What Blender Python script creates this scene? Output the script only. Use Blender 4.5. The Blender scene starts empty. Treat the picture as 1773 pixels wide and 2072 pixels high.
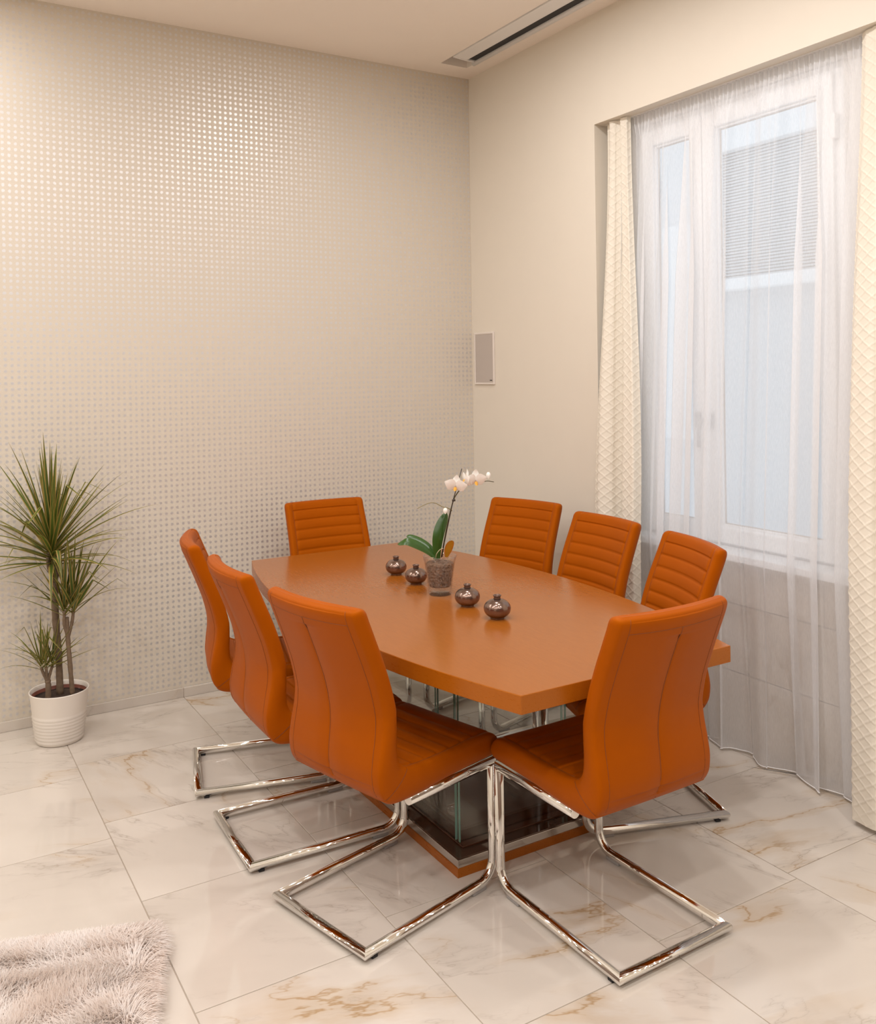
import bpy, bmesh, math, random
import numpy as np
from mathutils import Vector, Matrix

random.seed(7)
rng = np.random.default_rng(7)
scene = bpy.context.scene
COL = scene.collection

# ------------------------------------------------------------------ camera
IMG_W, IMG_H = 1773, 2072
FPX, PPX, PPY = 1836.0, 885.0, 755.0
CAM = Vector((-3.012, -4.612, 1.617))
yaw, roll = math.radians(30.9), math.radians(-0.85)
fw = Vector((math.sin(yaw), math.cos(yaw), 0)); r0 = Vector((math.cos(yaw), -math.sin(yaw), 0)); u0 = Vector((0, 0, 1))
rt = r0 * math.cos(roll) + u0 * math.sin(roll); up = u0 * math.cos(roll) - r0 * math.sin(roll)
cam_data = bpy.data.cameras.new('camera')
cam = bpy.data.objects.new('camera', cam_data); COL.objects.link(cam)
m = Matrix((rt, up, -fw)).transposed().to_4x4(); m.translation = CAM
cam.matrix_world = m
cam_data.sensor_fit = 'HORIZONTAL'; cam_data.sensor_width = 36.0
cam_data.lens = 36.0 * FPX / IMG_W
cam_data.shift_x = (IMG_W / 2 - PPX) / IMG_W
cam_data.shift_y = -(IMG_H / 2 - PPY) / IMG_W
cam_data.clip_start = 0.05
scene.camera = cam

# ------------------------------------------------------------------ sky, light, exposure
world = bpy.data.worlds.new('world'); scene.world = world; world.use_nodes = True
bg = world.node_tree.nodes['Background']
bg.inputs[0].default_value = (0.76, 0.88, 1.0, 1); bg.inputs[1].default_value = 1.4
vs = scene.view_settings
vs.view_transform = 'Standard'; vs.look = 'None'; vs.gamma = 1.0; vs.use_curve_mapping = False
vs.exposure = 0.0
scene.display_settings.display_device = 'sRGB'
LAMP_COL = (1.0, 0.98, 0.99)
LAMP_W = 12.6
LAMPS = [(-3.05, -0.6), (-4.2, -0.6), (-5.35, -0.6), (-1.0, -1.4)] + [(x, y) for y in (-2.5, -4.1, -5.7) for x in (-1.0, -2.0, -3.0, -4.0, -5.0)]
CEIL = 3.396

# ------------------------------------------------------------------ helpers
def new_obj(name, mesh, parent=None):
    o = bpy.data.objects.new(name, mesh); COL.objects.link(o)
    if parent is not None: o.parent = parent
    return o
def empty(name, loc=(0, 0, 0), rz=0.0):
    o = bpy.data.objects.new(name, None); COL.objects.link(o)
    o.location = loc; o.rotation_euler = (0, 0, rz); o.empty_display_size = 0.05
    return o
def tag(o, label=None, cat=None, group=None, kind=None):
    if label: o['label'] = label
    if cat: o['category'] = cat
    if group: o['group'] = group
    if kind: o['kind'] = kind
    return o
def mesh_from(name, verts, faces, mat=None, smooth=False):
    me = bpy.data.meshes.new(name)
    me.from_pydata([tuple(v) for v in verts], [], [tuple(f) for f in faces]); me.update()
    if mat: me.materials.append(mat)
    if smooth: me.polygons.foreach_set('use_smooth', [True] * len(me.polygons))
    return me
def mk(name, verts, faces, mat, parent=None, smooth=False):
    return new_obj(name, mesh_from(name, verts, faces, mat, smooth), parent)
def fix_normals(me):
    bm = bmesh.new(); bm.from_mesh(me); bmesh.ops.recalc_face_normals(bm, faces=bm.faces); bm.to_mesh(me); bm.free()
def boxes_mesh(name, bl, mat, bevel=0.0, seg=2):
    bm = bmesh.new()
    for (x0, x1, y0, y1, z0, z1) in bl:
        r = bmesh.ops.create_cube(bm, size=1.0)
        for v in r['verts']:
            v.co = Vector((x0 + (v.co.x + .5) * (x1 - x0), y0 + (v.co.y + .5) * (y1 - y0), z0 + (v.co.z + .5) * (z1 - z0)))
    if bevel > 0:
        bmesh.ops.bevel(bm, geom=bm.edges[:], offset=bevel, segments=seg, affect='EDGES', profile=0.5)
    me = bpy.data.meshes.new(name); bm.to_mesh(me); bm.free()
    if mat: me.materials.append(mat)
    return me
def box(name, b, mat, parent=None, bevel=0.0, seg=2):
    return new_obj(name, boxes_mesh(name, [b], mat, bevel, seg), parent)
def boxes(name, bl, mat, parent=None, bevel=0.0):
    return new_obj(name, boxes_mesh(name, bl, mat, bevel), parent)
def lathe(name, prof, mat, parent=None, n=40, loc=(0, 0, 0), smooth=True):
    verts, faces = [], []
    for (r, z) in prof:
        for k in range(n):
            a = 2 * math.pi * k / n
            verts.append((loc[0] + r * math.cos(a), loc[1] + r * math.sin(a), loc[2] + z))
    for i in range(len(prof) - 1):
        for k in range(n):
            k2 = (k + 1) % n
            faces.append((i * n + k, i * n + k2, (i + 1) * n + k2, (i + 1) * n + k))
    if prof[0][0] > 1e-6: faces.append(tuple(reversed(range(n))))
    if prof[-1][0] > 1e-6: faces.append(tuple((len(prof) - 1) * n + k for k in range(n)))
    o = mk(name, verts, faces, mat, parent, smooth)
    bm = bmesh.new(); bm.from_mesh(o.data); bmesh.ops.remove_doubles(bm, verts=bm.verts, dist=1e-6)
    bmesh.ops.recalc_face_normals(bm, faces=bm.faces); bm.to_mesh(o.data); bm.free()
    if smooth: o.data.polygons.foreach_set('use_smooth', [len(p.vertices) <= 4 for p in o.data.polygons])
    return o
def tube_rings(path, rad, n=14):
    """rings in the bisector plane of each path point (true mitres at corners)"""
    P = [Vector(p) for p in path]; rings = []; N = len(P)
    radf = rad if callable(rad) else (lambda i: rad)
    d0 = (P[1] - P[0]).normalized()
    ref = Vector((0, 0, 1)) if abs(d0.z) < .9 else Vector((1, 0, 0))
    u = d0.cross(ref).normalized(); prev = d0; seg_u = u
    for i in range(N):
        din = (P[i] - P[i - 1]).normalized() if i > 0 else (P[1] - P[0]).normalized()
        dout = (P[i + 1] - P[i]).normalized() if i < N - 1 else din
        seg_u = (seg_u - din * seg_u.dot(din)).normalized()
        v = din.cross(seg_u)
        nb = (din + dout).normalized()
        ring = []
        for k in range(n):
            a = 2 * math.pi * k / n
            o = (seg_u * math.cos(a) + v * math.sin(a)) * radf(i)
            t = -o.dot(nb) / din.dot(nb)
            ring.append(P[i] + o + din * t)
        rings.append(ring)
        q = din.rotation_difference(dout); seg_u = q @ seg_u
    return rings
def rings_obj(name, rings, mat, parent=None, caps=(True, True), smooth=True):
    n = len(rings[0]); verts = [v for r in rings for v in r]; faces = []
    for i in range(len(rings) - 1):
        for k in range(n):
            k2 = (k + 1) % n
            faces.append((i * n + k, i * n + k2, (i + 1) * n + k2, (i + 1) * n + k))
    if caps[0]: faces.append(tuple(reversed(range(n))))
    if caps[1]: faces.append(tuple((len(rings) - 1) * n + k for k in range(n)))
    o = mk(name, verts, faces, mat, parent, False)
    fix_normals(o.data)
    if smooth: o.data.polygons.foreach_set('use_smooth', [len(p.vertices) <= 4 for p in o.data.polygons])
    return o
def tube(name, path, rad, mat, parent=None, n=10, caps=(True, True)):
    return rings_obj(name, tube_rings(path, rad, n), mat, parent, caps)
def catmull(pts, m):
    P = np.array(pts, float); P = np.vstack([2 * P[0] - P[1], P, 2 * P[-1] - P[-2]])
    out = []
    for i in range(1, len(P) - 2):
        for t in np.linspace(0, 1, m, endpoint=False):
            a, b, c, d = P[i - 1], P[i], P[i + 1], P[i + 2]
            out.append(.5 * (2 * b + (c - a) * t + (2 * a - 5 * b + 4 * c - d) * t * t + (3 * b - a - 3 * c + d) * t ** 3))
    out.append(P[-2]); return np.array(out)
def copy_tree(o, parent=None):
    c = o.copy(); COL.objects.link(c); c.parent = parent
    for ch in o.children: copy_tree(ch, c)
    return c

# ------------------------------------------------------------------ materials
def nodes_mat(name):
    mt = bpy.data.materials.new(name); mt.use_nodes = True
    nt = mt.node_tree; b = nt.nodes['Principled BSDF']
    return mt, nt, b
def N(nt, t, **kw):
    n = nt.nodes.new(t)
    for k, v in kw.items(): setattr(n, k, v)
    return n
def L(nt, a, b): nt.links.new(a, b)
def math_n(nt, op, a, b=None, c=None, clamp=False):
    n = N(nt, 'ShaderNodeMath', operation=op); n.use_clamp = clamp
    for i, v in enumerate((a, b, c)):
        if v is None: continue
        if isinstance(v, (int, float)): n.inputs[i].default_value = v
        else: L(nt, v, n.inputs[i])
    return n.outputs[0]
def noise(nt, vec, scale, detail=3, rough=.5, dist=0.0):
    n = N(nt, 'ShaderNodeTexNoise'); n.inputs['Scale'].default_value = scale; n.inputs['Detail'].default_value = detail
    n.inputs['Roughness'].default_value = rough; n.inputs['Distortion'].default_value = dist
    if vec is not None: L(nt, vec, n.inputs['Vector'])
    return n
def maprange(nt, v, a, b, c, d):
    n = N(nt, 'ShaderNodeMapRange'); n.clamp = True
    L(nt, v, n.inputs[0])
    for i, x in enumerate((a, b, c, d)): n.inputs[i + 1].default_value = x
    return n.outputs[0]
def mixcol(nt, fac, a, b):
    n = N(nt, 'ShaderNodeMix', data_type='RGBA')
    if isinstance(fac, (int, float)): n.inputs[0].default_value = fac
    else: L(nt, fac, n.inputs[0])
    for i, v in ((6, a), (7, b)):
        if isinstance(v, tuple): n.inputs[i].default_value = (*v, 1) if len(v) == 3 else v
        else: L(nt, v, n.inputs[i])
    return n.outputs[2]
def bump(nt, b, h, strength=.2, dist=.002):
    n = N(nt, 'ShaderNodeBump'); n.inputs['Strength'].default_value = strength; n.inputs['Distance'].default_value = dist
    L(nt, h, n.inputs['Height']); L(nt, n.outputs[0], b.inputs['Normal'])
def objvec(nt, out='Object'):
    return N(nt, 'ShaderNodeTexCoord').outputs[out]
def scaled(nt, v, s):
    mp = N(nt, 'ShaderNodeMapping'); mp.inputs['Scale'].default_value = s; L(nt, v, mp.inputs['Vector']); return mp.outputs[0]

def plain(name, col, rough=.5, metal=0.0, var=0.0, vscale=20, bstr=0.0, bscale=200, spec=.5):
    mt, nt, b = nodes_mat(name)
    b.inputs['Roughness'].default_value = rough; b.inputs['Metallic'].default_value = metal
    b.inputs['Specular IOR Level'].default_value = spec
    v = objvec(nt)
    nz = noise(nt, v, vscale, 3)
    dark = tuple(c * (1 - var) for c in col); lite = tuple(min(1, c * (1 + var)) for c in col)
    L(nt, mixcol(nt, nz.outputs[0], dark, lite), b.inputs['Base Color'])
    if bstr > 0: bump(nt, b, noise(nt, v, bscale, 2).outputs[0], bstr, .001)
    return mt

def marble_mat(name, rough=.055, base=((.65, .59, .515), (.585, .525, .455)), scale=1.0):
    mt, nt, b = nodes_mat(name)
    v = objvec(nt)
    info = N(nt, 'ShaderNodeObjectInfo')
    off = N(nt, 'ShaderNodeCombineXYZ')
    for i, k in enumerate((71.0, 133.0, 47.0)):
        L(nt, math_n(nt, 'MULTIPLY', info.outputs['Random'], k), off.inputs[i])
    va = N(nt, 'ShaderNodeVectorMath', operation='ADD'); L(nt, v, va.inputs[0]); L(nt, off.outputs[0], va.inputs[1])
    vec = va.outputs[0]
    # per tile the grain runs another way
    rotv = N(nt, 'ShaderNodeVectorRotate', rotation_type='Z_AXIS'); L(nt, vec, rotv.inputs['Vector'])
    L(nt, math_n(nt, 'MULTIPLY_ADD', info.outputs['Random'], 1.2, 0.1), rotv.inputs['Angle'])
    st = scaled(nt, rotv.outputs[0], (.8 * scale, 2.4 * scale, 1.0))
    wn = noise(nt, st, 2.6, 5, .6)
    wsub = N(nt, 'ShaderNodeVectorMath', operation='SUBTRACT'); L(nt, wn.outputs['Color'], wsub.inputs[0]); wsub.inputs[1].default_value = (.5, .5, .5)
    wsc = N(nt, 'ShaderNodeVectorMath', operation='SCALE'); L(nt, wsub.outputs[0], wsc.inputs[0]); wsc.inputs['Scale'].default_value = .55
    wadd = N(nt, 'ShaderNodeVectorMath', operation='ADD'); L(nt, st, wadd.inputs[0]); L(nt, wsc.outputs[0], wadd.inputs[1])
    n1 = noise(nt, wadd.outputs[0], 1.05, 2, .5)
    n2 = noise(nt, wadd.outputs[0], 2.3, 3, .55)
    m1 = noise(nt, vec, 1.9, 2, .5)
    m2 = noise(nt, vec, 2.7, 2, .5)
    d1 = math_n(nt, 'ABSOLUTE', math_n(nt, 'SUBTRACT', n1.outputs[0], .5))
    d2 = math_n(nt, 'ABSOLUTE', math_n(nt, 'SUBTRACT', n2.outputs[0], .47))
    fine1 = maprange(nt, d1, 0, .006, 1, 0); soft1 = maprange(nt, d1, 0, .05, 1, 0)
    fine2 = maprange(nt, d2, 0, .006, 1, 0); soft2 = maprange(nt, d2, 0, .045, 1, 0)
    k1 = maprange(nt, m1.outputs[0], .44, .60, 0, 1); k2 = maprange(nt, m2.outputs[0], .44, .60, 0, 1)
    cloud = maprange(nt, noise(nt, wadd.outputs[0], .9, 3).outputs[0], .35, .7, 0, 1)
    col = mixcol(nt, cloud, *base)
    grey = math_n(nt, 'MULTIPLY', soft2, math_n(nt, 'MULTIPLY', k2, .55))
    col = mixcol(nt, grey, col, (.47, .415, .36))
    brn = math_n(nt, 'MULTIPLY', soft1, math_n(nt, 'MULTIPLY', k1, .50))
    col = mixcol(nt, brn, col, (.50, .36, .215))
    col = mixcol(nt, math_n(nt, 'MULTIPLY', fine2, math_n(nt, 'MULTIPLY', k2, .50)), col, (.36, .29, .22))
    col = mixcol(nt, math_n(nt, 'MULTIPLY', fine1, math_n(nt, 'MULTIPLY', k1, .72)), col, (.37, .225, .09))
    L(nt, col, b.inputs['Base Color'])
    b.inputs['Roughness'].default_value = rough
    b.inputs['IOR'].default_value = 1.5
    return mt

def wallpaper_mat():
    mt, nt, b = nodes_mat('wallpaper_dots')
    v = objvec(nt)
    sep = N(nt, 'ShaderNodeSeparateXYZ'); L(nt, v, sep.inputs[0])
    P = .0278
    warp = noise(nt, v, 70, 2)
    ws = N(nt, 'ShaderNodeSeparateColor'); L(nt, warp.outputs['Color'], ws.inputs[0])
    u = math_n(nt, 'DIVIDE', sep.outputs[0], P); w = math_n(nt, 'DIVIDE', sep.outputs[2], P)
    fu = math_n(nt, 'SUBTRACT', math_n(nt, 'FRACT', u), .5); fwv = math_n(nt, 'SUBTRACT', math_n(nt, 'FRACT', w), .5)
    fu = math_n(nt, 'ADD', fu, math_n(nt, 'MULTIPLY', math_n(nt, 'SUBTRACT', ws.outputs[0], .5), .30))
    fwv = math_n(nt, 'ADD', fwv, math_n(nt, 'MULTIPLY', math_n(nt, 'SUBTRACT', ws.outputs[1], .5), .30))
    d = math_n(nt, 'SQRT', math_n(nt, 'ADD', math_n(nt, 'MULTIPLY', fu, fu), math_n(nt, 'MULTIPLY', fwv, fwv)))
    mask = maprange(nt, d, .22, .30, 1, 0)
    fine = noise(nt, v, 260, 2)
    base = mixcol(nt, maprange(nt, fine.outputs[0], .3, .7, 0, 1), (.645, .58, .48), (.685, .62, .52))
    L(nt, mixcol(nt, mask, base, (.70, .685, .665)), b.inputs['Base Color'])
    L(nt, math_n(nt, 'MULTIPLY', mask, .6), b.inputs['Metallic'])
    L(nt, maprange(nt, mask, 0, 1, .55, .42), b.inputs['Roughness'])
    bump(nt, b, math_n(nt, 'ADD', mask, math_n(nt, 'MULTIPLY', fine.outputs[0], .35)), .07, .001)
    return mt

def wood_mat(name, c1, c2, rough, axis=1, gs=1.0, coat=0.0):
    mt, nt, b = nodes_mat(name)
    v = objvec(nt)
    s = [240 * gs, 240 * gs, 240 * gs]; s[axis] = 22 * gs
    g = noise(nt, scaled(nt, v, tuple(s)), 1.0, 5, .6, .4)
    blotch = noise(nt, scaled(nt, v, (1, 1, 1)), 3.0, 2)
    f = math_n(nt, 'ADD', math_n(nt, 'MULTIPLY', g.outputs[0], .75), math_n(nt, 'MULTIPLY', blotch.outputs[0], .25))
    L(nt, mixcol(nt, maprange(nt, f, .25, .75, 0, 1), c1, c2), b.inputs['Base Color'])
    L(nt, maprange(nt, g.outputs[0], .3, .7, rough * .85, rough * 1.2), b.inputs['Roughness'])
    b.inputs['Specular Tint'].default_value = (1.0, .78, .5, 1)
    b.inputs['Coat Weight'].default_value = coat; b.inputs['Coat Roughness'].default_value = .12
    bump(nt, b, g.outputs[0], .06, .0006)
    return mt

def leather_mat():
    mt, nt, b = nodes_mat('orange_leather')
    v = objvec(nt)
    vo = N(nt, 'ShaderNodeTexVoronoi'); vo.inputs['Scale'].default_value = 420; L(nt, v, vo.inputs['Vector'])
    nz = noise(nt, v, 9, 3)
    L(nt, mixcol(nt, nz.outputs[0], (.325, .064, .0008), (.365, .074, .001)), b.inputs['Base Color'])
    b.inputs['Roughness'].default_value = .48; b.inputs['Specular IOR Level'].default_value = .20; b.inputs['Specular Tint'].default_value = (1.0, .5, .10, 1)
    bump(nt, b, vo.outputs['Distance'], .12, .0006)
    return mt

def thin_glass(name, tint=(1, 1, 1), refl_ior=1.5, frost=0.0):
    mt = bpy.data.materials.new(name); mt.use_nodes = True; nt = mt.node_tree
    nt.nodes.remove(nt.nodes['Principled BSDF']); out = nt.nodes['Material Output']
    tr = N(nt, 'ShaderNodeBsdfTransparent'); tr.inputs[0].default_value = (*tint, 1)
    gl = N(nt, 'ShaderNodeBsdfGlossy'); gl.inputs['Roughness'].default_value = .01 + frost
    fr = N(nt, 'ShaderNodeLayerWeight'); fr.inputs[0].default_value = .5
    fres = math_n(nt, 'MULTIPLY_ADD', math_n(nt, 'POWER', fr.outputs['Facing'], 5.0), .96, .04)
    mx = N(nt, 'ShaderNodeMixShader'); L(nt, fres, mx.inputs[0]); L(nt, tr.outputs[0], mx.inputs[1]); L(nt, gl.outputs[0], mx.inputs[2])
    L(nt, mx.outputs[0], out.inputs[0])
    return mt

def sheer_mat():
    mt = bpy.data.materials.new('sheer_voile'); mt.use_nodes = True; nt = mt.node_tree
    nt.nodes.remove(nt.nodes['Principled BSDF']); out = nt.nodes['Material Output']
    wv = noise(nt, scaled(nt, objvec(nt), (600, 600, 40)), 1.0, 2)
    tr = N(nt, 'ShaderNodeBsdfTransparent'); tr.inputs[0].default_value = (1, 1, 1, 1)
    df = N(nt, 'ShaderNodeBsdfDiffuse'); df.inputs[0].default_value = (.95, .95, .955, 1)
    tl = N(nt, 'ShaderNodeBsdfTranslucent'); tl.inputs[0].default_value = (.93, .94, .96, 1)
    m1 = N(nt, 'ShaderNodeMixShader'); m1.inputs[0].default_value = .36; L(nt, df.outputs[0], m1.inputs[1]); L(nt, tl.outputs[0], m1.inputs[2])
    # threads cover more when seen slanted
    lw = N(nt, 'ShaderNodeLayerWeight'); lw.inputs[0].default_value = .35
    cov = math_n(nt, 'ADD', math_n(nt, 'MULTIPLY', lw.outputs['Facing'], .30), maprange(nt, wv.outputs[0], .3, .7, .46, .54), clamp=True)
    m2 = N(nt, 'ShaderNodeMixShader'); L(nt, cov, m2.inputs[0]); L(nt, tr.outputs[0], m2.inputs[1]); L(nt, m1.outputs[0], m2.inputs[2])
    L(nt, m2.outputs[0], out.inputs[0])
    return mt

def drape_mat():
    mt, nt, b = nodes_mat('ogee_drape_fabric')
    v = objvec(nt)
    nz = noise(nt, v, 500, 2)
    L(nt, mixcol(nt, nz.outputs[0], (.86, .79, .66), (.91, .85, .73)), b.inputs['Base Color'])
    b.inputs['Roughness'].default_value = .62; b.inputs['Sheen Weight'].default_value = .15
    bump(nt, b, nz.outputs[0], .15, .0006)
    out = nt.nodes['Material Output']
    tl = N(nt, 'ShaderNodeBsdfTranslucent'); tl.inputs[0].default_value = (.85, .78, .66, 1)
    mx = N(nt, 'ShaderNodeMixShader'); mx.inputs[0].default_value = .18
    L(nt, b.outputs[0], mx.inputs[1]); L(nt, tl.outputs[0], mx.inputs[2]); L(nt, mx.outputs[0], out.inputs[0])
    return mt

def leaf_mat(name, mid, edge, rough=.4, trans=.2, band=(.55, .95)):
    mt, nt, b = nodes_mat(name)
    uv = N(nt, 'ShaderNodeUVMap'); sep = N(nt, 'ShaderNodeSeparateXYZ'); L(nt, uv.outputs[0], sep.inputs[0])
    e = math_n(nt, 'MULTIPLY', math_n(nt, 'ABSOLUTE', math_n(nt, 'SUBTRACT', sep.outputs[0], .5)), 2)
    info = N(nt, 'ShaderNodeObjectInfo')
    nz = noise(nt, objvec(nt), 40, 2)
    dark = tuple(c * .55 for c in mid)
    c0 = mixcol(nt, info.outputs['Random'], dark, mid)
    c0 = mixcol(nt, math_n(nt, 'MULTIPLY', nz.outputs[0], .4), c0, tuple(min(1, c * 1.5) for c in mid))
    L(nt, mixcol(nt, maprange(nt, e, band[0], band[1], 0, 1), c0, edge), b.inputs['Base Color'])
    b.inputs['Roughness'].default_value = rough
    b.inputs['Subsurface Weight'].default_value = 0
    out = nt.nodes['Material Output']
    tl = N(nt, 'ShaderNodeBsdfTranslucent'); tl.inputs[0].default_value = (mid[0] * 1.4, mid[1] * 1.4, mid[2], 1)
    mx = N(nt, 'ShaderNodeMixShader'); mx.inputs[0].default_value = trans
    L(nt, b.outputs[0], mx.inputs[1]); L(nt, tl.outputs[0], mx.inputs[2]); L(nt, mx.outputs[0], out.inputs[0])
    return mt

def emission_mat(name, col, s):
    mt = bpy.data.materials.new(name); mt.use_nodes = True; nt = mt.node_tree
    nt.nodes.remove(nt.nodes['Principled BSDF'])
    e = N(nt, 'ShaderNodeEmission'); e.inputs[0].default_value = (*col, 1); e.inputs[1].default_value = s
    L(nt, e.outputs[0], nt.nodes['Material Output'].inputs[0]); return mt

M = {}
M['marble'] = marble_mat('marble_tile')
M['marble_wall'] = marble_mat('marble_wall_tile', .12, ((.80, .71, .61), (.75, .66, .56)))
M['grout'] = plain('grout', (.42, .35, .28), .8, 0, .08, 60)
M['wallpaper'] = wallpaper_mat()
M['cream'] = plain('cream_paint', (.755, .69, .585), .55, 0, .015, 8, .05, 500)
M['panel'] = plain('walnut_panel', (.17, .11, .075), .45, 0, .15, 3)
M['niche'] = plain('white_paint', (.80, .78, .75), .6, 0, .01, 8, .04, 500)
M['ceil'] = plain('ceiling_paint', (.93, .845, .75), .65, 0, .012, 6, .04, 400)
M['white_plastic'] = plain('white_lacquer', (.82, .80, .77), .3, 0, .01, 10)
M['upvc'] = plain('window_lacquer', (.86, .87, .88), .25, 0, .01, 10)
M['speaker_frame'] = plain('cream_lacquer', (.76, .69, .62), .4, 0, .01, 10)
M['grille'] = plain('grey_speaker_cloth', (.50, .44, .39), .75, 0, .08, 900, .2, 900)
M['black'] = plain('black_void', (.012, .011, .012), .6, 0, .05, 30)
M['leather'] = leather_mat()
M['stitch'] = plain('brown_stitching', (.20, .05, .006), .7, 0, .1, 200)
M['chrome'] = plain('chrome', (.80, .79, .77), .05, 1.0, .01, 5)
M['endcap'] = plain('brushed_end_cap', (.82, .79, .74), .3, .6, .02, 50)
M['glide'] = plain('grey_clear_plastic', (.36, .34, .33), .2, 0, .1, 100)
M['wood_top'] = wood_mat('table_veneer', (.285, .083, .009), (.325, .098, .012), .21, 1, 1.0, .1)
M['wood_edge'] = wood_mat('table_edge_veneer', (.33, .084, .003), (.37, .098, .004), .3, 1, 1.0, .05)
M['wood_dark'] = wood_mat('dark_veneer', (.035, .010, .006), (.085, .026, .012), .12, 1, 1.0, .4)
M['gloss_dark'] = plain('smoked_mirror', (.10, .06, .04), .04, .35, .05, 20)
M['steel'] = plain('polished_steel_band', (.66, .63, .60), .16, 1.0, .02, 40)
M['glass'] = thin_glass('clear_glass', (.97, .985, .98))
M['glass_edge'] = plain('green_glass_edge', (.20, .36, .30), .1, 0, .1, 30)
M['pane'] = thin_glass('window_glass', (.97, .985, .99), 1.45)
M['sheer'] = sheer_mat()
M['hem'] = plain('sheer_hem', (.88, .86, .84), .7, 0, .02, 60)
M['drape'] = drape_mat()
M['pot_white'] = plain('white_glazed_pot', (.78, .72, .64), .38, 0, .01, 10)
M['soil'] = plain('dark_soil', (.045, .026, .016), .95, 0, .6, 160, 1.0, 140)
M['bark'] = plain('cane_bark', (.17, .115, .07), .85, 0, .35, 70, .8, 90)
M['leaf'] = leaf_mat('dracaena_leaf', (.080, .125, .018), (.46, .30, .075), .42, .2, (.40, .85))
M['leaf_stem'] = plain('leaf_stem_green', (.33, .33, .10), .6, 0, .2, 60)
M['orchid_leaf'] = leaf_mat('orchid_leaf', (.032, .085, .010), (.040, .095, .012), .3, .12)
M['orchid_yellow'] = leaf_mat('orchid_yellow_leaf', (.58, .27, .02), (.46, .11, .015), .35, .2)
M['petal'] = plain('orchid_petal', (.95, .93, .87), .5, 0, .02, 60)
M['lip'] = plain('orchid_lip', (.72, .36, .03), .5, 0, .3, 120)
M['stem_dark'] = plain('orchid_stem', (.075, .065, .022), .5, 0, .3, 80)
M['twig'] = plain('orchid_twig', (.22, .18, .05), .6, 0, .3, 80)
M['stake'] = plain('plant_stake', (.035, .025, .018), .5, 0, .2, 60)
M['root'] = plain('orchid_root', (.52, .44, .28), .7, 0, .2, 60)
M['bronze'] = plain('bronze_glaze', (.235, .158, .125), .19, .85, .25, 25)
M['bronze_dark'] = plain('bronze_glaze_neck', (.16, .10, .075), .28, .6, .2, 40)
M['facade'] = plain('pale_render', (.66, .67, .68), .85, 0, .04, 3, .2, 40)
M['facade_trim'] = plain('pale_stone', (.80, .80, .80), .8, 0, .03, 5)
M['shutter'] = plain('grey_shutter', (.52, .53, .54), .6, 0, .03, 5)
M['lamp_ring'] = plain('lamp_trim', (.85, .84, .82), .35, 0, .01, 20)
M['lamp_face'] = emission_mat('lamp_face', LAMP_COL, 12.0)

def bark_chips_mat():
    mt, nt, b = nodes_mat('orchid_bark_chips')
    v = objvec(nt); vo = N(nt, 'ShaderNodeTexVoronoi'); vo.inputs['Scale'].default_value = 95; L(nt, v, vo.inputs['Vector'])
    L(nt, mixcol(nt, vo.outputs['Color'], (.05, .024, .012), (.24, .14, .085)), b.inputs['Base Color'])
    b.inputs['Roughness'].default_value = .8; bump(nt, b, vo.outputs['Distance'], 1.0, .006)
    return mt
M['chips'] = bark_chips_mat()
def crackle_mat():
    mt = bpy.data.materials.new('crackle_glass'); mt.use_nodes = True; nt = mt.node_tree
    nt.nodes.remove(nt.nodes['Principled BSDF']); out = nt.nodes['Material Output']
    vo = N(nt, 'ShaderNodeTexVoronoi', feature='DISTANCE_TO_EDGE'); vo.inputs['Scale'].default_value = 80; L(nt, objvec(nt), vo.inputs['Vector'])
    line = maprange(nt, vo.outputs['Distance'], 0, .035, 1, 0)
    tr = N(nt, 'ShaderNodeBsdfTransparent'); tr.inputs[0].default_value = (.95, .95, .94, 1)
    gl = N(nt, 'ShaderNodeBsdfGlossy'); gl.inputs['Roughness'].default_value = .06
    df = N(nt, 'ShaderNodeBsdfDiffuse'); df.inputs[0].default_value = (.85, .82, .78, 1)
    fr = N(nt, 'ShaderNodeLayerWeight'); fr.inputs[0].default_value = .5
    fres = math_n(nt, 'MULTIPLY_ADD', math_n(nt, 'POWER', fr.outputs['Facing'], 4.0), .8, .06)
    bp = N(nt, 'ShaderNodeBump'); bp.inputs['Strength'].default_value = .6; bp.inputs['Distance'].default_value = .002
    L(nt, vo.outputs['Distance'], bp.inputs['Height']); L(nt, bp.outputs[0], gl.inputs['Normal']); pass
    m1 = N(nt, 'ShaderNodeMixShader'); L(nt, fres, m1.inputs[0]); L(nt, tr.outputs[0], m1.inputs[1]); L(nt, gl.outputs[0], m1.inputs[2])
    m2 = N(nt, 'ShaderNodeMixShader'); L(nt, math_n(nt, 'MULTIPLY_ADD', line, .20, .01), m2.inputs[0]); L(nt, m1.outputs[0], m2.inputs[1]); L(nt, df.outputs[0], m2.inputs[2])
    L(nt, m2.outputs[0], out.inputs[0]); return mt
M['crackle'] = crackle_mat()
def fur_mat():
    mt, nt, b = nodes_mat('shaggy_pile')
    v = objvec(nt); n1 = noise(nt, v, 9, 3); n2 = noise(nt, v, 90, 2)
    f = math_n(nt, 'ADD', math_n(nt, 'MULTIPLY', n1.outputs[0], .6), math_n(nt, 'MULTIPLY', n2.outputs[0], .4))
    L(nt, mixcol(nt, maprange(nt, f, .40, .56, 0, 1), (.88, .80, .73), (.99, .97, .94)), b.inputs['Base Color'])
    b.inputs['Roughness'].default_value = .6
    out = nt.nodes['Material Output']
    tl = N(nt, 'ShaderNodeBsdfTranslucent'); tl.inputs[0].default_value = (.85, .76, .70, 1)
    mx = N(nt, 'ShaderNodeMixShader'); mx.inputs[0].default_value = .5
    L(nt, b.outputs[0], mx.inputs[1]); L(nt, tl.outputs[0], mx.inputs[2]); L(nt, mx.outputs[0], out.inputs[0])
    return mt
M['fur'] = fur_mat()

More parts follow.
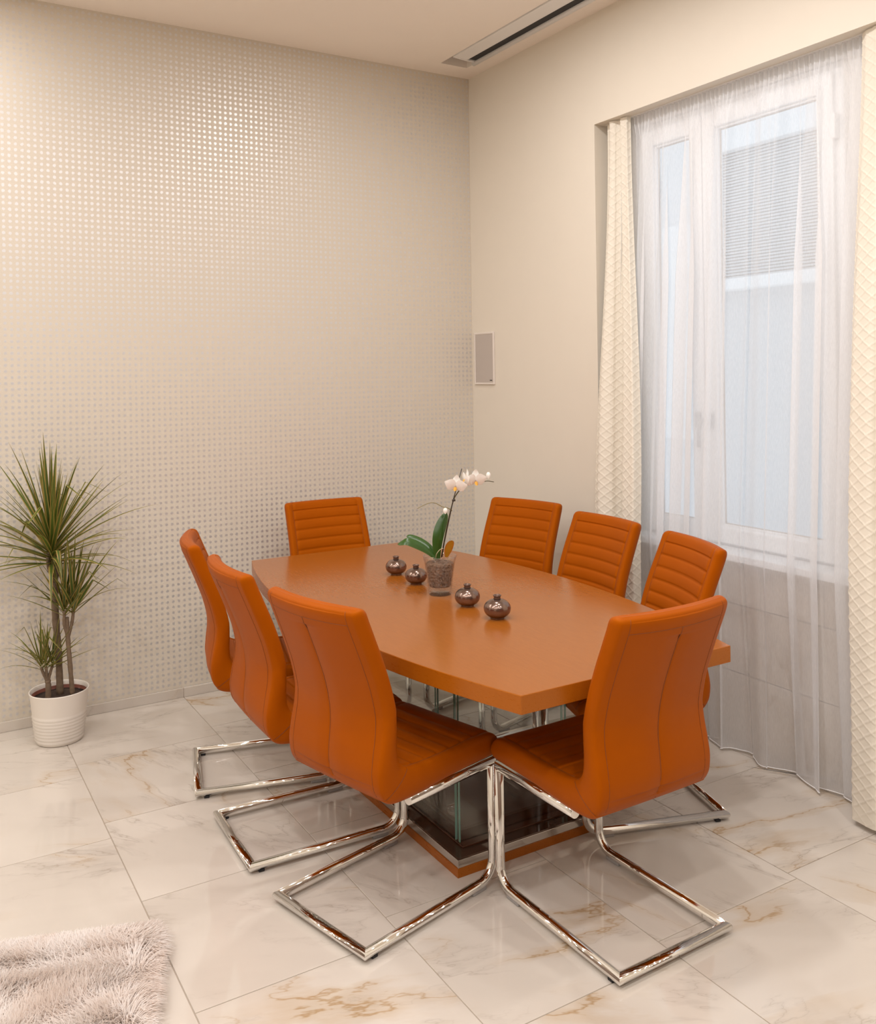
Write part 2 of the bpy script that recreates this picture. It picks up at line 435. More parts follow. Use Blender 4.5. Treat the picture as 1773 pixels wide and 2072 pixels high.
# ================================================================== STRUCTURE
RX0, RY0 = -6.0, -7.0           # far sides of the room, behind the viewer
NICHE = 0.12; WT = 0.26         # curtain niche depth, outer face of window wall
NY0, NY1 = -2.98, -1.14         # niche span along y
NZ = 2.845                      # underside of the lintel
WY0, WY1, WZ0, WZ1 = -2.44, -1.31, 0.838, 2.80

floor = tag(box('floor', (RX0, NICHE, RY0, 0, -.08, -.0025), M['grout']), kind='structure')
# floor tiles, one object each
TW, TL, GAP = .6, .578, .0016
full = boxes_mesh('floor_tile', [(-TW / 2 + GAP, TW / 2 - GAP, -TL / 2 + GAP, TL / 2 - GAP, -.010, 0)], M['marble'], .0008, 1)
offs = {-1: -1.2745, 0: -1.728, 1: -2.203, 2: -2.1405, 3: -2.105}
SEAM = -2.378
for ci in range(-6, 5):
    xa, xb = SEAM + ci * TW, SEAM + (ci + 1) * TW     # column ci lies right of seam ci
    cx0, cx1 = max(xa, RX0), min(xb, NICHE)
    if cx1 - cx0 < .02: continue
    key = ci if (ci + 0) in offs else None
    oy = {-1: -1.2745, 0: -1.728, 1: -2.203, 2: -2.1405, 3: -2.105, 4: -2.105}.get(ci, -1.2745 + .29 * (ci % 2))
    k0 = math.floor((RY0 - oy) / TL); k1 = math.ceil((0 - oy) / TL)
    for k in range(k0, k1):
        ya, yb = oy + k * TL, oy + (k + 1) * TL
        cy0, cy1 = max(ya, RY0), min(yb, 0)
        if cy1 - cy0 < .01: continue
        xe = cx1
        if xe > 0.001 and (cy1 > NY1 or cy0 < NY0): xe = min(xe, 0.0) if (cy0 >= NY1 or cy1 <= NY0) else xe
        if xe - cx0 < .02: continue
        if abs(xe - cx0 - TW) < 1e-4 and abs(cy1 - cy0 - TL) < 1e-4:
            o = new_obj('floor_tile', full, floor); o.location = ((cx0 + xe) / 2, (cy0 + cy1) / 2, 0)
        else:
            hx, hy = (xe - cx0) / 2, (cy1 - cy0) / 2
            o = box('floor_tile', (-hx + GAP, hx - GAP, -hy + GAP, hy - GAP, -.010, 0), M['marble'], floor, .0008, 1)
            o.location = ((cx0 + xe) / 2, (cy0 + cy1) / 2, 0)

tag(box('wall_back', (RX0, 0, 0, .2, 0, CEIL), M['wallpaper']), kind='structure')
tag(box('wall_left', (RX0 - .2, RX0, RY0, 0, 0, CEIL), M['cream']), kind='structure')
tag(box('wall_front', (RX0, 0, RY0 - .2, RY0, 0, CEIL), M['panel']), kind='structure')
wall_right = tag(boxes('wall_right', [
    (0, WT, NY1, .2, 0, CEIL), (0, WT, RY0 - .2, NY0, 0, CEIL), (0, WT, NY0, NY1, NZ, CEIL)], M['cream']), kind='structure')
boxes('niche_lining', [
    (NICHE, WT, NY0, NY1, 0, WZ0 - .03), (NICHE, WT, WY1, NY1, WZ0 - .03, NZ), (NICHE, WT, NY0, WY0, WZ0 - .03, NZ),
    (NICHE, WT, WY0, WY1, WZ1, NZ)], M['niche'], wall_right)
# tiles on the wall under the window sill
for r, (z0, z1) in enumerate(((.0, .297), (.300, .593), (.596, .806))):
    edges = [NY0, -2.925, -2.325, -2.022 if r == 2 else -2.022, -1.722, -1.42, NY1]
    if r != 2: edges = [NY0, -2.625, -2.025, -1.725, -1.425, NY1]
    for a, b_ in zip(edges[:-1], edges[1:]):
        box('wall_tile', (NICHE - .008, NICHE, a + .001, b_ - .001, z0 + .001, z1 - .001), M['marble_wall'], wall_right, .0008, 1)

# ceiling with the slot of the roll-up screen cut out
SX0, SX1, SY0, SY1 = -.298, -.118, -3.9, -.165
ceiling = tag(boxes('ceiling', [
    (RX0, SX0, RY0, 0, CEIL, CEIL + .2), (SX1, WT, RY0, .2, CEIL, CEIL + .2),
    (SX0, SX1, SY1, .2, CEIL, CEIL + .2), (SX0, SX1, RY0, SY0, CEIL, CEIL + .2)], M['ceil']), kind='structure')
box('slot_cover', (SX0 - .02, SX1 + .02, SY0 - .02, SY1 + .02, CEIL + .2, CEIL + .22), M['ceil'], ceiling)

# marble skirting of single pieces
bb = tag(box('baseboard_back', (RX0, 0, -.010, 0, 0, .044), M['grout']), kind='structure')
seams = [SEAM + TW * i for i in range(-6, 5)]
edges = [RX0] + [s for s in seams if RX0 + .05 < s < -.05] + [0]
for a, b_ in zip(edges[:-1], edges[1:]):
    o = box('baseboard_tile', (-(b_ - a) / 2 + .001, (b_ - a) / 2 - .001, -.006, .006, -.023, .023), M['marble'], bb, .001, 1)
    o.location = ((a + b_) / 2, -.007, .0235)
br = tag(box('baseboard_right', (-.010, 0, NY1, -.013, 0, .044), M['grout']), kind='structure')
for a, b_ in ((NY1, -.56), (-.56, -.014)):
    o = box('baseboard_tile', (-.006, .006, -(b_ - a) / 2 + .001, (b_ - a) / 2 - .001, -.023, .023), M['marble'], br, .001, 1)
    o.location = (-.007, (a + b_) / 2, .0235)

# ------------------------------------------------------------------ window
win = tag(empty('window_1', (NICHE, -1.875, WZ0)), kind='structure')
win.location = (0, 0, 0)
FX0, FX1 = .112, .185
def frame_rect(name, y0, y1, z0, z1, t, x0, x1, mat, parent, bevel=.004):
    return boxes(name, [(x0, x1, y0, y0 + t, z0, z1), (x0, x1, y1 - t, y1, z0, z1), (x0, x1, y0 + t, y1 - t, z0, z0 + t), (x0, x1, y0 + t, y1 - t, z1 - t, z1)], mat, parent, bevel)
frame_rect('window_frame', WY0, WY1, WZ0, WZ1, .05, FX0 + .02, FX1, M['upvc'], win)
MEET = -1.730
for nm, y0, y1 in (('left', MEET + .002, WY1 - .045), ('right', WY0 + .045, MEET - .002)):
    z0, z1 = WZ0 + .012, WZ1 - .04
    t = .072
    s = frame_rect('window_sash', y0, y1, z0, z1, t, FX0, FX1 - .015, M['upvc'], win, .006)
    frame_rect('glazing_bead', y0 + t - .002, y1 - t + .002, z0 + t - .002, z1 - t + .002, .012, FX0 + .014, FX0 + .03, M['upvc'], s, .002)
    frame_rect('gasket', y0 + t + .009, y1 - t - .009, z0 + t + .009, z1 - t - .009, .005, FX0 + .027, FX0 + .033, M['grille'], s, 0)
    box('glass_pane', (FX0 + .034, FX0 + .038, y0 + t - .01, y1 - t + .01, z0 + t - .01, z1 - t + .01), M['pane'], s)
    # handle
    hy = MEET + .036 if nm == 'left' else MEET - .040
    hb = box('handle_rosette', (FX0 - .010, FX0, hy - .014, hy + .014, 1.355, 1.425), M['shutter'], s, .004)
    if nm == 'right':
        tube('handle_lever', [(FX0 - .008, hy, 1.395), (FX0 - .045, hy, 1.395), (FX0 - .053, hy + .008, 1.39), (FX0 - .055, hy + .02, 1.375), (FX0 - .055, hy + .028, 1.33), (FX0 - .055, hy + .027, 1.27)], .009, M['shutter'], s, 10)
box('hinge', (FX0 - .012, FX0 + .02, WY0 + .028, WY0 + .046, 2.50, 2.60), M['upvc'], win, .004)
box('hinge', (FX0 - .012, FX0 + .02, WY0 + .028, WY0 + .046, 1.05, 1.15), M['upvc'], win, .004)
box('window_sill', (.0, FX0 + .03, NY0 + .003, NY1 - .003, .806, WZ0), M['upvc'], win, .004)

# ------------------------------------------------------------------ building across the street
fac = empty('facade_building', (3.0, 0, 0))
tag(fac, 'pale grey rendered building across the street seen through the window', 'building')
boxes('wall', [(0, .4, -7, .02 - .35, -1, 8), (0, .4, .95, 7, -1, 8), (0, .4, -.33, .95, -1, -.6), (0, .4, -.33, .95, 3.75, 8)], M['facade'], fac)
box('shutter_box', (.02, .3, -.33, .95, 3.45, 3.75), M['facade_trim'], fac, .01)
sl = []
zz = 2.38
while zz < 3.45:
    sl.append((.10, .118, -.33, .95, zz, zz + .018)); zz += .026
for s_ in sl: box('shutter_slat', s_, M['shutter'], fac, .004, 1)
box('window_ledge', (-.10, .35, -.45, 1.05, 2.27, 2.36), M['facade_trim'], fac, .01)
box('shutter_shade', (.20, .22, -.33, .95, 2.36, 3.45), M['grille'], fac)
box('lower_panel', (.06, .2, -.33, .95, -.6, 2.27), M['shutter'], fac)
box('cornice', (-.06, .02, -7, -.6, 1.45, 1.55), M['facade_trim'], fac, .01)
for (a, b_, c, d) in ((.98, 1.75, 1.0, 2.9), (1.95, 2.8, 1.0, 2.9)):
    f = box('far_window', (-.02, .0, a, b_, c, d), M['facade_trim'], fac, .004)
    box('pane', (-.024, -.020, a + .08, b_ - .08, c + .08, d - .08), M['facade_trim'], f)

# ================================================================== CURTAINS
def drape(name, yl, yr, nfold, phase, xm, amp, zt, zb, seed, ztaper=None):
    """yl,yr,xm,amp: functions of t (0 top, 1 bottom). Ogee quilting is real relief."""
    a, b_ = .058, .0444
    nu, nv = 240, 760
    verts = np.zeros((nv, nu, 3)); us = np.linspace(0, 1, nu)
    for j in range(nv):
        t = j / (nv - 1); z = zt + (zb - zt) * t
        y = yl(t) + (yr(t) - yl(t)) * us
        ph = 2 * math.pi * nfold * us + phase + .25 * math.sin(3 * t + seed)
        x = xm(t) + amp(t) * (np.sin(ph) + .25 * np.sin(2.3 * ph + seed)) + .006 * np.sin(9 * us + 4 * t)
        y = y + amp(t) * .35 * np.sin(2 * ph)
        dx, dy = np.gradient(x), np.gradient(y); ln = np.hypot(dx, dy) + 1e-9
        s = np.cumsum(ln)
        c_ = .2125 * a * math.cos(2 * math.pi * z / b_)
        g = np.minimum(np.abs((s - c_ + a / 2) % a - a / 2), np.abs((s + c_) % a - a / 2))
        h = .0018 * np.exp(-(g / .0034) ** 2)
        nx, ny = dy / ln, -dx / ln
        sg = np.where(nx > 0, -1, 1)
        hem = 1.0 if z > zb + .05 else .5
        verts[j, :, 0] = x + nx * sg * h * hem * 1.3; verts[j, :, 1] = y + ny * sg * h * hem * 1.3; verts[j, :, 2] = z
    V = verts.reshape(-1, 3)
    idx = np.arange(nv * nu).reshape(nv, nu)
    F_ = np.stack([idx[:-1, :-1], idx[:-1, 1:], idx[1:, 1:], idx[1:, :-1]], -1).reshape(-1, 4)
    me = bpy.data.meshes.new(name)
    me.vertices.add(len(V)); me.vertices.foreach_set('co', V.ravel())
    me.loops.add(F_.size); me.loops.foreach_set('vertex_index', F_.ravel().astype(np.int32))
    me.polygons.add(len(F_)); me.polygons.foreach_set('loop_start', np.arange(0, F_.size, 4, dtype=np.int32))
    me.polygons.foreach_set('loop_total', np.full(len(F_), 4, np.int32))
    me.update(calc_edges=True); me.validate()
    me.polygons.foreach_set('use_smooth', [True] * len(me.polygons))
    me.materials.append(M['drape'])
    return new_obj(name, me)
sm = lambda a, b_, t: a + (b_ - a) * (t * t * (3 - 2 * t))
d1 = drape('drape', lambda t: sm(-1.185, -1.165, min(1, t * 1.6)) if t < .6 else sm(-1.165, -1.21, (t - .6) / .4),
           lambda t: sm(-1.345, -1.50, min(1, t * 1.5)), 2.0, .6, lambda t: sm(.040, -.075, min(1, t * 1.3)), lambda t: sm(.016, .034, min(1, t * 1.5)), NZ - .004, .02, 1.3)
tag(d1, 'cream ogee-quilted drape behind the chairs on the corner side of the window', 'curtain', 'heavy drapes')
d2 = drape('drape', lambda t: -2.548 + .02 * math.sin(5 * t) - .01, lambda t: sm(-2.83, -2.93, t), 1.5, 2.4,
           lambda t: sm(.040, -.105, min(1, t * 1.3)), lambda t: sm(.018, .038, t), NZ - .004, .022, 4.1)
tag(d2, 'cream ogee-quilted drape hanging to the floor at the right picture edge', 'curtain', 'heavy drapes')

def sheer():
    nu, nv = 420, 90
    zt, zb = NZ - .004, .012
    us = np.linspace(0, 1, nu); verts = []
    r = np.random.default_rng(11)
    ph = r.uniform(0, 6.28, 8)
    for j in range(nv):
        t = j / (nv - 1); z = zt + (zb - zt) * t
        y = -1.27 - us * 1.42
        yy = (y + 1.2)
        lower = np.clip((z - .84) / 2.0, 0, 1)
        xm = .085 + (-.022 - .085) * (1 - lower) ** 1.0 if z > .84 else -.022 + .030 * ((.84 - z) / .84)
        A = .010 + .008 * abs(z - .84) / 1.0 + .030 * max(0, (.7 - z) / .7)
        grow = np.clip((2.75 - z) / .7, 0, 1)
        p1 = 2 * np.pi * (yy * 5.6 + .35 * np.sin(yy * 4.1 + ph[0])) + .35 * np.sin(1.7 * t + ph[4])
        x = xm + A * .8 * np.sin(p1) + .006 * np.sin(2.7 * p1 + ph[1]) + .003 * np.sin(2 * np.pi * yy * 23 + ph[2])
        topf = np.clip((z - 2.70) / .1, 0, 1)
        x = x * (1 - topf) + topf * (.080 + .007 * np.sin(2 * np.pi * yy * 42) + .004 * np.sin(2 * np.pi * yy * 71))
        x = np.minimum(x, .104 if z > .84 else .10)
        if .80 < z < .90: x = np.minimum(x, -.006)
        y = y + .030 * grow * np.sin(2 * p1 + .8) * (1 + .5 * np.sin(yy * 9 + ph[5]))
        verts.append(np.stack([x, y, np.full(nu, z)], 1))
    V = np.array(verts).reshape(-1, 3); idx = np.arange(nv * nu).reshape(nv, nu)
    F_ = np.stack([idx[:-1, :-1], idx[:-1, 1:], idx[1:, 1:], idx[1:, :-1]], -1).reshape(-1, 4)
    root = tag(empty('sheer_curtain', (0, -1.98, 0)), 'translucent white voile curtain hanging across the window between the drapes', 'curtain')
    root.location = (0, 0, 0)
    mk('voile', V, F_, M['sheer'], root, True)
    tube('hem', [tuple(p) for p in V[-nu::2]], .0022, M['hem'], root, 6)
    box('curtain_rail', (.06, .10, -2.95, -1.16, NZ - .0035, NZ), M['white_plastic'], root)
sheer()

# ================================================================== CEILING SCREEN
scr = tag(empty('roll_up_screen', (-.21, -.28, CEIL)), 'white retracted projection screen case with black slot set into the ceiling', 'projection screen')
def SB(*a): return tuple(a)
y1, y0 = -.03, -3.55
# sloping cover panel on the room side
def prism_y(name, poly, ya, yb, mat, parent):
    n = len(poly); verts = [(x, ya, z) for x, z in poly] + [(x, yb, z) for x, z in poly]
    faces = [tuple(range(n)), tuple(reversed(range(n, 2 * n)))] + [(i, i + n, (i + 1) % n + n, (i + 1) % n) for i in range(n)]
    o = mk(name, verts, faces, mat, parent); fix_normals(o.data); return o
prism_y('case_panel', [(-.084, .002), (-.084, -.006), (-.002, -.011), (.003, -.010), (.003, .06), (-.084, .06)], y0, y1, M['white_plastic'], scr)
prism_y('slot', [(.003, -.009), (.050, -.009), (.050, .05), (.003, .05)], y0, y1 - .012, M['black'], scr)
prism_y('end_cap', [(-.085, .02), (-.085, -.007), (-.002, -.014), (.052, -.014), (.052, .02)], y1, y1 + .012, M['white_plastic'], scr)
tube('weight_bar', [(.064, y0, -.012), (.064, y1 + .03, -.012)], .015, M['white_plastic'], scr, 16)
box('bracket', (-.05, -.02, y1 + .03, y1 + .05, .02, .10), M['shutter'], scr)
tube('screw', [(-.05, y1 + .0125, .006), (-.05, y1 + .014, .006)], .004, M['grille'], scr, 8)

# ================================================================== WALL SPEAKER
sp = tag(empty('wall_speaker', (0, -.135, 1.70)), 'slim flush wall loudspeaker with grey grille beside the corner', 'speaker')
frame_rect('speaker_frame', -.104, .104, -.155, .155, .012, -.010, 0, M['speaker_frame'], sp, .003)
box('grille', (-.008, 0, -.0925, .0925, -.1435, .1435), M['grille'], sp, .002)
box('badge', (-.0092, -.0078, -.082, -.060, -.132, -.127), M['black'], sp)

# ================================================================== TABLE
TZ = .76; TC = (-1.2, -1.605); HLT = 1.055; HE = .40; HM = .567; TT = .052
tab = tag(empty('boat_shaped_table', (TC[0], TC[1], 0)), 'glossy orange-brown wooden boat-shaped meeting table on a glass pedestal', 'table')
n = 28
ys = np.linspace(-HLT, HLT, n); hw = HM - (HM - HE) * (ys / HLT) ** 2
outline = [(hw[i], ys[i]) for i in range(n)] + [(-hw[i], ys[i]) for i in reversed(range(n))]
bm = bmesh.new()
top = [bm.verts.new((x, y, TZ)) for x, y in outline]; bot = [bm.verts.new((x, y, TZ - TT)) for x, y in outline]
bm.faces.new(top); bm.faces.new(list(reversed(bot)))
k = len(outline)
for i in range(k): bm.faces.new((top[i], bot[i], bot[(i + 1) % k], top[(i + 1) % k]))
bmesh.ops.recalc_face_normals(bm, faces=bm.faces)
ed = [e for e in bm.edges if all(abs(v.co.z - TZ) < 1e-5 for v in e.verts)] + [e for e in bm.edges if all(abs(v.co.z - TZ + TT) < 1e-5 for v in e.verts)]
bmesh.ops.bevel(bm, geom=ed, offset=.0022, segments=2, affect='EDGES', profile=.5)
for f in bm.faces: f.material_index = 0 if abs(f.normal.z) > .9 else 1
me = bpy.data.meshes.new('table_top'); bm.to_mesh(me); bm.free()
me.materials.append(M['wood_top']); me.materials.append(M['wood_edge'])
new_obj('table_top', me, tab)
BX, BY = .286, .54
box('plinth', (-BX, BX, -BY, BY, 0, .029), M['wood_edge'], tab, .001)
frame_rect_b = boxes('steel_band', [(-BX + .003, BX - .003, -BY + .003, BY - .003, .029, .055)], M['steel'], tab, .001)
box('mirror_deck', (-BX + .008, BX - .008, -BY + .008, BY - .008, .055, .058), M['gloss_dark'], tab)
box('inner_board', (-BX + .052, BX - .052, -BY + .052, BY - .052, .058, .064), M['wood_dark'], tab, .001)
gx, gy, gt = .225, .455, .004
for nm, b_ in (('a', (-gx, gx, -gy - gt, -gy + gt)), ('b', (-gx, gx, gy - gt, gy + gt)), ('c', (-gx - gt, -gx + gt, -gy + .02, gy - .02)), ('d', (gx - gt, gx + gt, -gy + .02, gy - .02))):
    g = box('glass_panel', (*b_, .064, TZ - TT), M['glass'], tab)
    along_x = nm in 'ab'
    for s in (0, 1):
        if along_x:
            xx = b_[s]; e = (xx - .0015, xx + .0015, b_[2], b_[3])
        else:
            yy = b_[2 + s]; e = (b_[0], b_[1], yy - .0015, yy + .0015)
        box('glass_edge', (*e, .064, TZ - TT), M['glass_edge'], g)

# ================================================================== CHAIRS
def build_chair():
    root = empty('cantilever_chair')
    # keyed front and rear faces of the upholstered shell (y forward, z up)
    front = [(-.006, .972), (.006, .966), (.014, .955), (.022, .935), (.042, .885), (.070, .815), (.094, .745), (.112, .675), (.121, .61), (.126, .56), (.136, .520), (.160, .492), (.205, .479),
             (.28, .475), (.37, .476), (.46, .480), (.53, .478), (.558, .468), (.571, .450), (.572, .436)]
    rear = [(-.022, .970), (-.034, .962), (-.036, .948), (-.028, .922), (-.006, .868), (.022, .798), (.046, .73), (.062, .66), (.066, .60), (.060, .54), (.058, .485), (.072, .432), (.112, .400),
            (.20, .394), (.32, .402), (.44, .406), (.52, .407), (.550, .409), (.566, .417), (.571, .428)]
    mm = 15
    Fc, Rc = catmull(front, mm), catmull(rear, mm)
    nS = len(Fc); ks = 11 * mm + 6                       # row of the seam between back and seat
    arc = np.concatenate([[0], np.cumsum(np.hypot(*(np.diff(Fc, axis=0).T)))])
    ztop = .972
    W = .222
    # cross-section columns: rear (left to right), side, front (right to left), side
    def section(hw_, r=.016):
        rearx = np.array([-1, -.9, -.86, -.84, -.6, -.3, -.04, -.012, 0, .012, .04, .3, .6, .84, .86, .9, 1]) * (hw_ - r)
        c = []
        for x in rearx: c.append((x, 0.0, 'r'))
        for a in (25, 50, 75): c.append((hw_ - r + r * math.sin(math.radians(a)), .5 - .5 * math.cos(math.radians(a)), 's'))
        c.append((hw_, .5, 's'))
        for a in (105, 130, 155): c.append((hw_ - r + r * math.sin(math.radians(a)), .5 - .5 * math.cos(math.radians(a)), 's'))
        fx = np.array([1, .93, .905, .885, .86, .8, .6, .4, .2, 0, -.2, -.4, -.6, -.8, -.86, -.885, -.905, -.93, -1]) * (hw_ - r)
        for x in fx: c.append((x, 1.0, 'f'))
        for a in (155, 130, 105): c.append((-(hw_ - r + r * math.sin(math.radians(a))), .5 - .5 * math.cos(math.radians(a)), 's'))
        c.append((-hw_, .5, 's'))
        for a in (75, 50, 25): c.append((-(hw_ - r + r * math.sin(math.radians(a))), .5 - .5 * math.cos(math.radians(a)), 's'))
        return c
    chan_back = [.052 + .0505 * i for i in range(9)]
    s_seat0 = arc[12 * mm]
    chan_seat = [s_seat0 + .018 + .052 * i for i in range(6)]
    rows = []
    for i in range(nS):
        f_, r_ = Fc[i], Rc[i]; s = arc[i]
        endt = min(s, arc[-1] - s)
        hwid = W - .009 * min(1, max(0, (f_[1] - .48) / .45)) - (.018 * (1 - math.sqrt(max(0, 1 - (1 - min(1, endt / .03)) ** 2))))
        # narrower waist line of the back, slightly flared at top
        curve = np.clip((f_[1] - .46) / .2, 0, 1)
        row = []
        d = f_ - r_; ln = np.hypot(*d) + 1e-9; dn = d / ln
        for (x, t, kind) in section(hwid):
            p = r_ + d * t
            off = 0.0
            xr = abs(x) / (hwid - .016)
            if kind == 'f':
                if xr < .89:
                    ch = chan_back if i <= ks else chan_seat
                    dist = min(abs(s - c) for c in ch)
                    live = (s < .50 and i <= ks) or (i > ks and s > s_seat0)
                    if live and s > .045:
                        off -= .0040 * math.exp(-(dist / .0038) ** 2)
                        off += .0018 * min(1, dist / .022)
                if .88 < xr < .91: off -= .0030
            if kind == 'r' and abs(x) < .012 and s < arc[11 * mm] and s > .07:
                off += .0045 * (1 - abs(x) / .012)
            if kind == 'r' and i <= ks and .5 < xr <= 1: off += .003 * (xr - .5)
            if kind == 'r' and .02 < s < .5: off -= .004 * (1 - xr ** 2)
            p = p + dn * off
            bow = .030 * (x / W) ** 2 * curve
            row.append((x, p[0] + bow, p[1]))
        rows.append(row)
    nc = len(rows[0])
    def shell(name, a, b_):
        verts = [v for r in rows[a:b_] for v in r]; m_ = b_ - a; faces = []
        for i in range(m_ - 1):
            for c in range(nc):
                c2 = (c + 1) % nc
                faces.append((i * nc + c, i * nc + c2, (i + 1) * nc + c2, (i + 1) * nc + c))
        faces.append(tuple(range(nc))); faces.append(tuple((m_ - 1) * nc + c for c in range(nc)))
        o = mk(name, verts, faces, M['leather'], root); fix_normals(o.data)
        o.data.polygons.foreach_set('use_smooth', [len(p.vertices) <= 4 for p in o.data.polygons]); return o
    back = shell('backrest', 0, ks + 1); seat = shell('seat', ks, nS)
    # seams on the rear of the back
    def rear_pt(i, xi): v = rows[i][xi]; return (v[0], v[1] - .0002, v[2] )
    i_top = next(i for i in range(nS) if Rc[i][1] < .925 and i > 10)
    tube('seam', [rear_pt(i, 8) for i in range(i_top, ks, 6)], .0014, M['stitch'], back, 5)
    for xi in (1, 15):
        tube('seam', [rear_pt(i, xi) for i in range(12, ks, 6)], .0008, M['stitch'], back, 5)
    tube('seam', [rear_pt(i_top, xi) for xi in range(1, 16)], .0008, M['stitch'], back, 5)
    # seam ring between seat and back on each flank
    for lo, hi in ((17, 24), (43, 50)):
        tube('seam', [rows[ks][c % nc] for c in range(lo, hi)], .0009, M['stitch'], seat, 5)
    # border stitching of the quilted panels
    for xi in (26, 40):
        tube('seam', [(rows[i][xi][0], rows[i][xi][1] + .0003, rows[i][xi][2]) for i in range(3 * mm, ks - 3, 5)], .0007, M['stitch'], back, 5)
        tube('seam', [(rows[i][xi][0], rows[i][xi][1], rows[i][xi][2] + .0003) for i in range(12 * mm, nS - 12, 5)], .0007, M['stitch'], seat, 5)
    # chrome frame: one bent tube with mitred corners
    R, X, YF, ZB, ZT = .0148, .2035, .548, .0215, .385
    rb = .062
    arcp = [(YF - rb + rb * math.sin(a), ZB + rb - rb * math.cos(a)) for a in np.linspace(0, math.pi / 2, 9)]
    side = [(.185, ZT + .002), (YF, ZT)] + [(y, z) for y, z in reversed(arcp)] + [(.0155, ZB)]
    path = [(-X, y, z) for y, z in side] + [(X, y, z) for y, z in reversed(side)]
    rg = tube_rings(path, R, 20); ns = len(side)
    r1 = rings_obj('seat_rail', rg[0:2], M['chrome'], root)
    rings_obj('leg', rg[1:ns], M['chrome'], root)
    rings_obj('base_bar', rg[ns - 1:ns + 1], M['chrome'], root)
    rings_obj('leg', rg[ns:2 * ns - 1], M['chrome'], root)
    r2 = rings_obj('seat_rail', rg[2 * ns - 2:], M['chrome'], root)
    for sx, r_ in ((-X, r1), (X, r2)):
        tube('end_cap', [(sx, .1835, ZT + .002), (sx, .1852, ZT + .002)], R * .96, M['endcap'], r_, 18)
    for sx in (-X, X):
        box('floor_glide', (sx - .010, sx + .010, .445, .505, 0, .016), M['glide'], root, .003)
        box('floor_glide', (sx - .008, sx + .008, .035, .055, 0, .0085), M['black'], root, .002)
    return root
CHAIRS = [((-1.195, -2.815), 91, 'orange leather cantilever chair at the near table end, its back to the viewer'),
          ((-1.985, -2.162), 14.3, 'orange leather chair at the left table side, nearest of that side\'s three'),
          ((-2.043, -1.556), -1.7, 'orange leather chair in the middle of the left table side'),
          ((-1.995, -.945), -14.5, 'orange leather chair at the left table side, farthest of that side\'s three'),
          ((-.40, -2.15), 162, 'orange leather chair before the voile curtain, nearest of the window side\'s three'),
          ((-.305, -1.548), 178, 'orange leather chair in the middle of the window side of the table'),
          ((-.28, -.915), 197, 'orange leather chair on the window side, beside the room corner'),
          ((-1.116, -.274), -92, 'orange leather chair at the far table end, before the dotted wall')]
proto = build_chair()
for i, (c, h, lab) in enumerate(CHAIRS):
    o = proto if i == 0 else copy_tree(proto)
    o.location = (c[0], c[1], 0); o.rotation_euler = (0, 0, math.radians(h - 90))
    tag(o, lab, 'chair', 'orange cantilever chairs around the table')

# ================================================================== TABLE DECORATION
VLAB = ['small bronze vase farthest from the viewer on the table', 'small bronze vase just behind the orchid pot on its left',
        'small bronze vase just in front of the orchid pot', 'small bronze vase nearest the viewer on the table']
vase0 = None
for i, (x, y, s) in enumerate([(-1.182, -1.188, .97), (-1.197, -1.387, .97), (-1.214, -1.800, 1.0), (-1.219, -2.000, 1.02)]):
    if vase0 is None:
        v = vase0 = empty('bronze_vase')
        P2 = [(.0225, 0), (.0240, .002)] + [(.0463 * (1 - abs(q) ** 2.1) ** (1 / 2.1), .034 + .0335 * q) for q in np.linspace(-.90, .955, 22)]
        body = lathe('body', [(0, 0)] + P2, M['bronze'], v, 48)
        lathe('neck', [(.0125, .0668), (.0115, .070), (.0118, .0745), (.0138, .0765), (.0142, .0785), (.0130, .080), (.0100, .0795), (.0092, .075), (.0090, .067)], M['bronze_dark'], v, 32)
    else: v = copy_tree(vase0)
    v.location = (x, y, TZ); v.scale = (s, s, s); v.rotation_euler = (0, 0, i * 1.3)
    tag(v, VLAB[i], 'vase', 'bronze vases in a row')

# orchid in a crackle glass pot
OC = Vector((-1.206, -1.592, TZ))
RG = Vector((math.cos(yaw), -math.sin(yaw), 0)); FD = Vector((math.sin(yaw), math.cos(yaw), 0))
orch = tag(empty('potted_orchid', OC), 'white orchid with green leaves in a crackled clear glass pot', 'plant')
lathe('glass_pot', [(.0, .0), (.042, .0), (.044, .004), (.047, .03), (.052, .075), (.0595, .125), (.0655, .150), (.0640, .1515), (.0620, .149), (.0565, .124), (.0490, .075), (.0440, .031), (.040, .012), (.0, .010)], M['crackle'], orch, 56)
lathe('bark_fill', [(.0, .032), (.040, .032), (.043, .037), (.048, .075), (.0545, .119), (.050, .124), (.03, .121), (.0, .123)], M['chips'], orch, 40)
def oxy(px, py, d=0.0):
    return RG * ((px - 893) / 524) + FD * d + Vector((0, 0, (1196 - py) / 524))
def cp(x, y, d=0.0): return oxy(760 + x / 5.91, 920 + y / 5.91, d)
def leaf_mesh(name, pts, widths, mat, parent, side, fold=.12, uvs=True, nacross=5):
    P = [Vector(p) for p in pts]; verts, faces, uvl = [], [], []
    for i, p in enumerate(P):
        d = (P[min(i + 1, len(P) - 1)] - P[max(i - 1, 0)]).normalized()
        s = side - d * side.dot(d); s.normalize(); nrm = d.cross(s)
        for k in range(nacross):
            a = k / (nacross - 1) * 2 - 1
            verts.append(p + s * a * widths[i] / 2 + nrm * (abs(a) * widths[i] * fold)); uvl.append(((a + 1) / 2, i / (len(P) - 1)))
    for i in range(len(P) - 1):
        for k in range(nacross - 1):
            q = i * nacross + k; faces.append((q, q + 1, q + nacross + 1, q + nacross))
    me = mesh_from(name, verts, faces, mat, True)
    uv = me.uv_layers.new(name='UVMap')
    for l in me.loops: uv.data[l.index].uv = uvl[l.vertex_index]
    return new_obj(name, me, parent)
